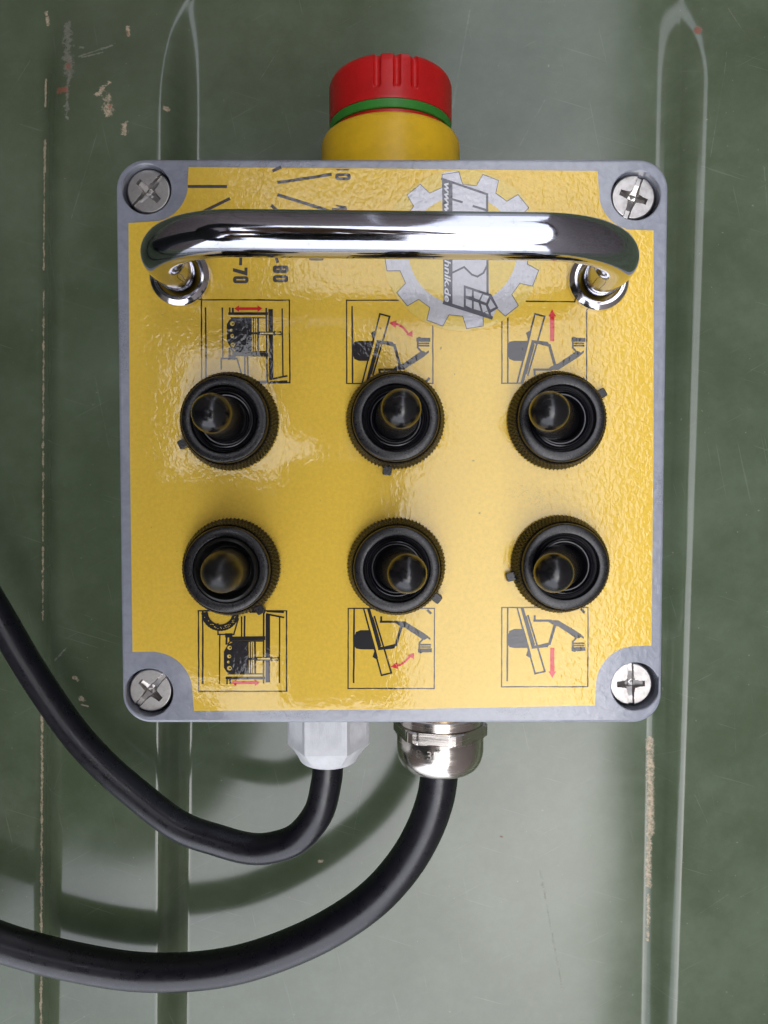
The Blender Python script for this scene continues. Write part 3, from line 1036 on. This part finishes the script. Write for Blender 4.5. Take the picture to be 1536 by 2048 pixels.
V, F = lathe([(.019, e_g0 + .0002), (Rr - .0002, e_g0 + .0002), (Rr, e_g0 + .0004), (Rr, e_g1 - .0002), (.019, e_g1 - .0002)], 128, 'Y')
mesh_obj('green_ring', place(V), F, M['estopgreen'], estop, smooth=40)
gang = [math.atan2(0.0200, dxx) for dxx in (-.0044, .0018, .0078)]
gl = []
for g0 in gang:
    for k in range(3): gl.append(g0 + k * 2 * PI / 3)
L = e_end - e_g1
def groove(t, i, r, h):
    s_ = (h - e_g1) / L
    k = 0
    for a in gl:
        d = abs((t - a + PI) % (2 * PI) - PI) * Rr
        wv = 0.00125
        # rounded lower end of the groove
        q = max(0.0, (0.30 - s_) / 0.06)
        dd = math.hypot(d / wv, q)
        if s_ > 0.24 and dd < 1: k = max(k, math.sqrt(1 - dd * dd))
    return r - 0.0011 * k
prof = [(.015, e_g1), (Rr, e_g1)] + [(Rr + .0001, e_g1 + L * j / 30) for j in range(1, 25)]
for j in range(1, 9):
    a = PI / 2 * j / 8
    prof.append((Rr - .0030 * (1 - math.cos(a)), e_g1 + L * 24 / 30 + L * 6 / 30 * math.sin(a)))
prof += [(.012, e_end + .0008), (.0001, e_end + .001)]
V, F = lathe(prof, 720, 'Y', rfun=lambda t, i, r, h: groove(t, i, r, h) if r > .017 else r)
mesh_obj('button_cap', place(V), F, M['estopred'], estop, smooth=60)

# ------------------------------------------------------------------ cable glands
def hexr(t, flat, rot=0.0):
    a = (t - rot + PI / 6) % (PI / 3) - PI / 6
    return flat / math.cos(a)
wy0 = yb + 0.0018
ZG = 46.0
gx = at(657, 1490, ZG).x
w_end = at(657, 1543, ZG + 9).y
Wf = 0.0124
def wgl(t, i, r, h):
    k = hexr(t, Wf, PI / 2)
    # ribbed flats
    a = (t - PI / 2 + PI / 6) % (PI / 3) - PI / 6
    if abs(a) < 0.40 and i < 12:
        k -= 0.00011 * (0.5 + 0.5 * math.cos(math.tan(a) * Wf / 0.00058 * 2 * PI))
    return min(k, r)
Lw = wy0 - w_end
prof = [(.0150, wy0 - 0.0)] + [(.0145, wy0 - Lw * (0.02 + 0.76 * j / 12)) for j in range(13)]
for j in range(1, 13):
    a = PI / 2 * j / 12
    prof.append((.0104 - .0040 * (1 - math.cos(a)), wy0 - Lw * 0.92 - Lw * 0.08 * math.sin(a)))
prof += [(.0062, w_end + .0002), (.0056, w_end + .0016)]
V, F = lathe(prof, 720, 'Y', rfun=wgl)
F = [f[::-1] for f in F]
wg = mesh_obj('cable_gland', [(v[0] + gx, v[1], v[2] + ZG * .001) for v in V], F, M['polyamide'], box, smooth=22)
wg['label'] = 'white plastic hexagonal cable gland'

mgx = at(880, 1490, ZG).x
zt2 = ZG + 15
def my(py, dz=14.5): return at(880, py, ZG + dz).y
Rm = 0.0152
V, F = lathe([(.0135, wy0), (.0135, my(1450))], 96, 'Y'); F = [f[::-1] for f in F]
mg = mesh_obj('cable_gland', [(v[0] + mgx, v[1], v[2] + ZG * .001) for v in V], F, M['brass'], box, smooth=40)
mg['label'] = 'nickel plated metal cable gland'
V, F = lathe([(.0130, my(1446.5)), (Rm - .0004, my(1446.5)), (Rm - .0001, my(1449)), (Rm - .0001, my(1466)), (Rm - .0008, my(1468.5)), (Rm - .001, my(1470))], 128, 'Y'); F = [f[::-1] for f in F]
mesh_obj('gland_collar', [(v[0] + mgx, v[1], v[2] + ZG * .001) for v in V], F, M['nickel'], mg, smooth=30)
hexa = R(102)
V, F = lathe([(.0140, my(1468)), (.0158, my(1468.4)), (.0166, my(1471)), (.0166, my(1490.5)), (.0158, my(1493)), (.0140, my(1493.4))], 360, 'Y', rfun=lambda t, i, r, h: min(r, hexr(t, .0149, hexa) if r > .0145 else r)); F = [f[::-1] for f in F]
mesh_obj('hex_nut', [(v[0] + mgx, v[1], v[2] + ZG * .001) for v in V], F, M['nickel'], mg, smooth=22)
prof = [(Rm - .0002, my(1491)), (Rm, my(1494)), (Rm, my(1522))]
yE = my(1549, 6)
for j in range(1, 13):
    a = PI / 2 * j / 12
    prof.append((Rm - .0052 * (1 - math.cos(a)), my(1522) + (yE - my(1522)) * math.sin(a)))
prof += [(.0075, yE - .0001), (.0068, yE + .0012)]
V, F = lathe(prof, 128, 'Y'); F = [f[::-1] for f in F]
mesh_obj('dome_nut', [(v[0] + mgx, v[1], v[2] + ZG * .001) for v in V], F, M['nickel'], mg, smooth=40)
# stamped characters on the dome nut
V, F = text_mesh('18 3R', .0040, 0.00004, 0, 1.1)
x0 = min(v[0] for v in V); x1 = max(v[0] for v in V)
ox = at(852, 1515, ZG + 15).x
yb_ = my(1520)
out = []
for v in V:
    X = v[0] - (x0 + x1) / 2 + ox - mgx
    out.append((X + mgx, yb_ + v[1], ZG * .001 + math.sqrt(max(Rm ** 2 - X * X, 0)) + 0.000015))
mesh_obj('stamped_mark', out, F, M['stamp'], mg, smooth=True)

# ------------------------------------------------------------------ cables
def cable(name, pts, rad, label):
    P = [at(x, y, z) for x, y, z in pts]
    cp = catmull(P, 10)
    V, F = tube(cp, rad, 32)
    o = mesh_obj(name, V, F, M['cable'], None, smooth=60)
    tag(o, label, 'cable', 'black cables leaving the box')
    return o
gy1 = 1520
cable('cable', [(657, 1490, 46), (656, 1530, 46), (652, 1568, 45.5), (637, 1625, 44), (598, 1674, 41), (550, 1694, 39), (500, 1697, 37), (437, 1681, 35), (355, 1650, 33), (255, 1573, 31), (190, 1513, 30), (134, 1447, 29), (62, 1340, 29), (2, 1238, 30), (-40, 1165, 30), (-100, 1045, 28), (-160, 900, 24), (-330, 700, 20), (-700, 420, 17), (-1300, 100, 17), (-2600, -500, 17), (-4200, -900, 17)], 0.00545,
      'thinner matte black cable curving from the white plastic gland up to the left edge')
cable('cable', [(880, 1490, 46), (879, 1540, 46), (870, 1600, 45), (846, 1665, 43), (806, 1732, 40.5), (748, 1796, 38), (670, 1851, 35), (580, 1895, 32), (480, 1928, 29), (380, 1943, 27), (270, 1943, 25.5), (160, 1926, 25), (60, 1902, 25), (-30, 1872, 25), (-140, 1820, 23), (-330, 1700, 19.5), (-700, 1450, 18), (-1400, 1150, 18), (-2700, 800, 18), (-4200, 700, 18)], 0.0067,
      'thicker glossy black cable sweeping from the metal gland across the bottom to the left')

# ------------------------------------------------------------------ out-of-view things for the reflections; the boarded walls are added to darken them
def boxm(x0, y0, z0, x1, y1, z1):
    V = [(x0, y0, z0), (x1, y0, z0), (x1, y1, z0), (x0, y1, z0), (x0, y0, z1), (x1, y0, z1), (x1, y1, z1), (x0, y1, z1)]
    F = [(0, 3, 2, 1), (4, 5, 6, 7), (0, 1, 5, 4), (1, 2, 6, 5), (2, 3, 7, 6), (3, 0, 4, 7)]
    return V, F
V, F = boxm(-30, -30, -1.2, 30, 30, -0.9)
tag(mesh_obj('ground', V, F, M['gravel']), kind='structure')

def wall(x0, x1, y0, y1, top, label):  # unseen boarded wall, added to block sky from the glossy surfaces
    e = empty('added_reflection_wall', ((x0 + x1) / 2, (y0 + y1) / 2, -0.9))
    tag(e, label, 'wall')
    V, F = [], []
    along_y = (y1 - y0) > (x1 - x0)
    L = (y1 - y0) if along_y else (x1 - x0)
    n = int(L / 0.2)
    for i in range(n):
        a, b_ = L * i / n, L * (i + 1) / n - 0.008
        d = 0.012 * (i % 2)
        if along_y: v, f = boxm(x0 - d, y0 + a, -0.9, x1 + d, y0 + b_, top)
        else: v, f = boxm(x0 + a, y0 - d, -0.9, x0 + b_, y1 + d, top)
        b = len(V); V += v; F += [tuple(b + q for q in ff) for ff in f]
    o = mesh_obj('boarding', V, F, M['boards'], e); o['kind'] = 'stuff'
    g = 0.25 if along_y else 0.0
    h = 0.2 if along_y else 0.12
    v, f = boxm(x0 - g, y0 - h, top + 0.01, x1 + g, y1 + h, top + 0.12)
    mesh_obj('eave', v, f, M['boards'], e)
wall(1.75, 1.95, -7, 7, 4.6, 'tall brown boarded wall, out of view, added on the right to darken reflections')
wall(-1.75, -1.55, -1.7, 7, 4.6, 'brown boarded wall, out of view, added on the left to block reflected sky')
wall(-1.30, 0.20, 1.95, 2.10, 4.4, 'short brown boarded wall, out of view, added to dim reflections past the red button')

# photographer: standing at the upper left, holding the phone over the box
def person():
    root = empty('person', (-0.50, -0.05, -0.9))
    tag(root, 'photographer in dark jacket and trousers bending forward with both hands on a phone', 'person')
    f = Vector((1.0, -0.05, 0)).normalized(); s = Vector((-f.y, f.x, 0)) # facing, left-hand side
    O = Vector((-0.50, -0.05, -0.9))
    def P(a, b, z): return O + f * a + s * b + Vector((0, 0, z))
    nodes, edges = [], []
    def add(p, r, par=None, r2=None):
        nodes.append((p, r, r2 or r)); i = len(nodes) - 1
        if par is not None: edges.append((par, i))
        return i
    pel = add(P(-.06, 0, .95), .15, None, .12)
    wa = add(P(0.0, 0, 1.10), .145, pel, .115)
    ch = add(P(.10, 0, 1.30), .165, wa, .12)
    ct_ = add(P(.17, 0, 1.42), .13, ch, .09)
    nk = add(P(.24, 0, 1.49), .060, ct_)
    hands = []
    for sd in (1, -1):
        hip = add(P(-.06, .10 * sd, .88), .105, pel)
        kn = add(P(-.03, .13 * sd, .48), .068, hip)
        an = add(P(-.08, .14 * sd, .09), .048, kn)
        add(P(.10, .16 * sd, .04), .045, an)
        sh = add(P(.16, .21 * sd, 1.38), .075, ct_)
        hand = Vector((0, 0, 0))
        wr = Vector((-0.112, -0.098, 0.362)) if sd == -1 else Vector((-0.040, 0.095, 0.365))
        elb = P(.30, .26 * sd, 1.34)
        el = add(elb, .066, sh)
        w1 = add(wr + (elb - wr).normalized() * .05, .056, el)
        hands.append((wr, (elb - wr).normalized(), sd))
    def skin(nodes, edges, name, mat, parent, lv=2):
        me = bpy.data.meshes.new(name)
        me.from_pydata([tuple(n[0]) for n in nodes], edges, [])
        me.materials.append(mat)
        o = bpy.data.objects.new(name, me); C.objects.link(o)
        md = o.modifiers.new('skin', 'SKIN')
        md.use_smooth_shade = True
        for i, n in enumerate(nodes):
            me.skin_vertices[0].data[i].radius = (n[1], n[2])
        me.skin_vertices[0].data[0].use_root = True
        sb = o.modifiers.new('sub', 'SUBSURF'); sb.levels = lv; sb.render_levels = lv
        attach(o, parent)
        return o
    skin(nodes, edges, 'body', M['jacket'], root)
    # head
    hc = P(.33, 0, 1.60)
    bm = bmesh.new()
    bmesh.ops.create_uvsphere(bm, u_segments=28, v_segments=20, radius=1)
    fd = (f * .80 + Vector((0, 0, -.60))).normalized(); up = s.cross(fd) * -1
    if up.z < 0: up = -up
    for v in bm.verts:
        x, y, z = v.co
        q = fd * (x * .098) + s * (y * .076 * (1 - .12 * max(0, -z))) + up * (z * .118)
        if x > .8 and abs(y) < .22 and -0.25 < z < 0.15: q += fd * .018
        v.co = hc + q
    me = bpy.data.meshes.new('head'); bm.to_mesh(me); bm.free()
    me.materials.append(M['skin'])
    for p_ in me.polygons: p_.use_smooth = True
    h = bpy.data.objects.new('head', me); C.objects.link(h); attach(h, root)
    bm = bmesh.new()
    bmesh.ops.create_uvsphere(bm, u_segments=28, v_segments=20, radius=1)
    for v in bm.verts:
        x, y, z = v.co
        k = 1.08 if (z > .25 or x < 0.15) else 0.9
        v.co = hc + (fd * (x * .098) + s * (y * .076) + up * (z * .118)) * k
    me = bpy.data.meshes.new('hair'); bm.to_mesh(me); bm.free()
    me.materials.append(M['hair'])
    for p_ in me.polygons: p_.use_smooth = True
    h2 = bpy.data.objects.new('hair', me); C.objects.link(h2); attach(h2, root)
    # hands: palm and five separate fingers each
    for wr, d, sd in hands:
        n2, e2 = [], []
        def ad(p, r, par=None):
            n2.append((p, r, r)); i = len(n2) - 1
            if par is not None: e2.append((par, i))
            return i
        tgt = Vector((-.040, -.06, .345)) if sd == -1 else Vector((.0, .02, .345))
        dirv = (tgt - wr).normalized()
        side = dirv.cross(Vector((0, 0, 1))).normalized()
        w0 = ad(wr + d * .03, .034)
        w1 = ad(wr, .031, w0)
        pm = ad(wr + dirv * .035 + Vector((0, 0, .006)), .026, w1)
        for k, off in enumerate((-.027, -.009, .009, .027)):
            ln = (.060, .070, .066, .050)[k]
            a = ad(wr + dirv * .055 + side * off, .011, pm)
            b = ad(wr + dirv * (.055 + ln * .4) + side * off * 1.05 + Vector((0, 0, -.012)), .0088, a)
            ad(wr + dirv * (.055 + ln * .75) + side * off * 1.05 + Vector((0, 0, -.018)), .0078, b)
        t1 = ad(wr + dirv * .02 + side * .036 * sd + Vector((0, 0, .006)), .012, w1)
        ad(wr + dirv * .055 + side * .045 * sd + Vector((0, 0, .012)), .009, t1)
        skin(n2, e2, 'hand', M['skin'], root, 2)
person()
# the phone: lens over the box, body running down and to the left
px0, px1, py0, py1 = -0.062, 0.010, -0.132, 0.014
V, F = curve_mesh([rrect(px0, py0, px1, py1, .010, 8)], 0.0032, 0.0008, 2)
ph = empty('phone', (-.03, -.06, CAMZ + .0025))
tag(ph, 'black smartphone held flat above the control box by the photographer', 'phone')
mesh_obj('phone_case', [(v[0], v[1], v[2] + CAMZ + .008) for v in V], F, M['glass'], ph)
V, F = lathe([(.009, 0), (.009, .0015), (.0075, .0018)], 32)
for q in ((-.002, -.014), (-.018, .000)):
    mesh_obj('phone_lens', [(v[0] + q[0], v[1] + q[1], CAMZ + .0042 - v[2]) for v in V], F, M['glass'], ph)
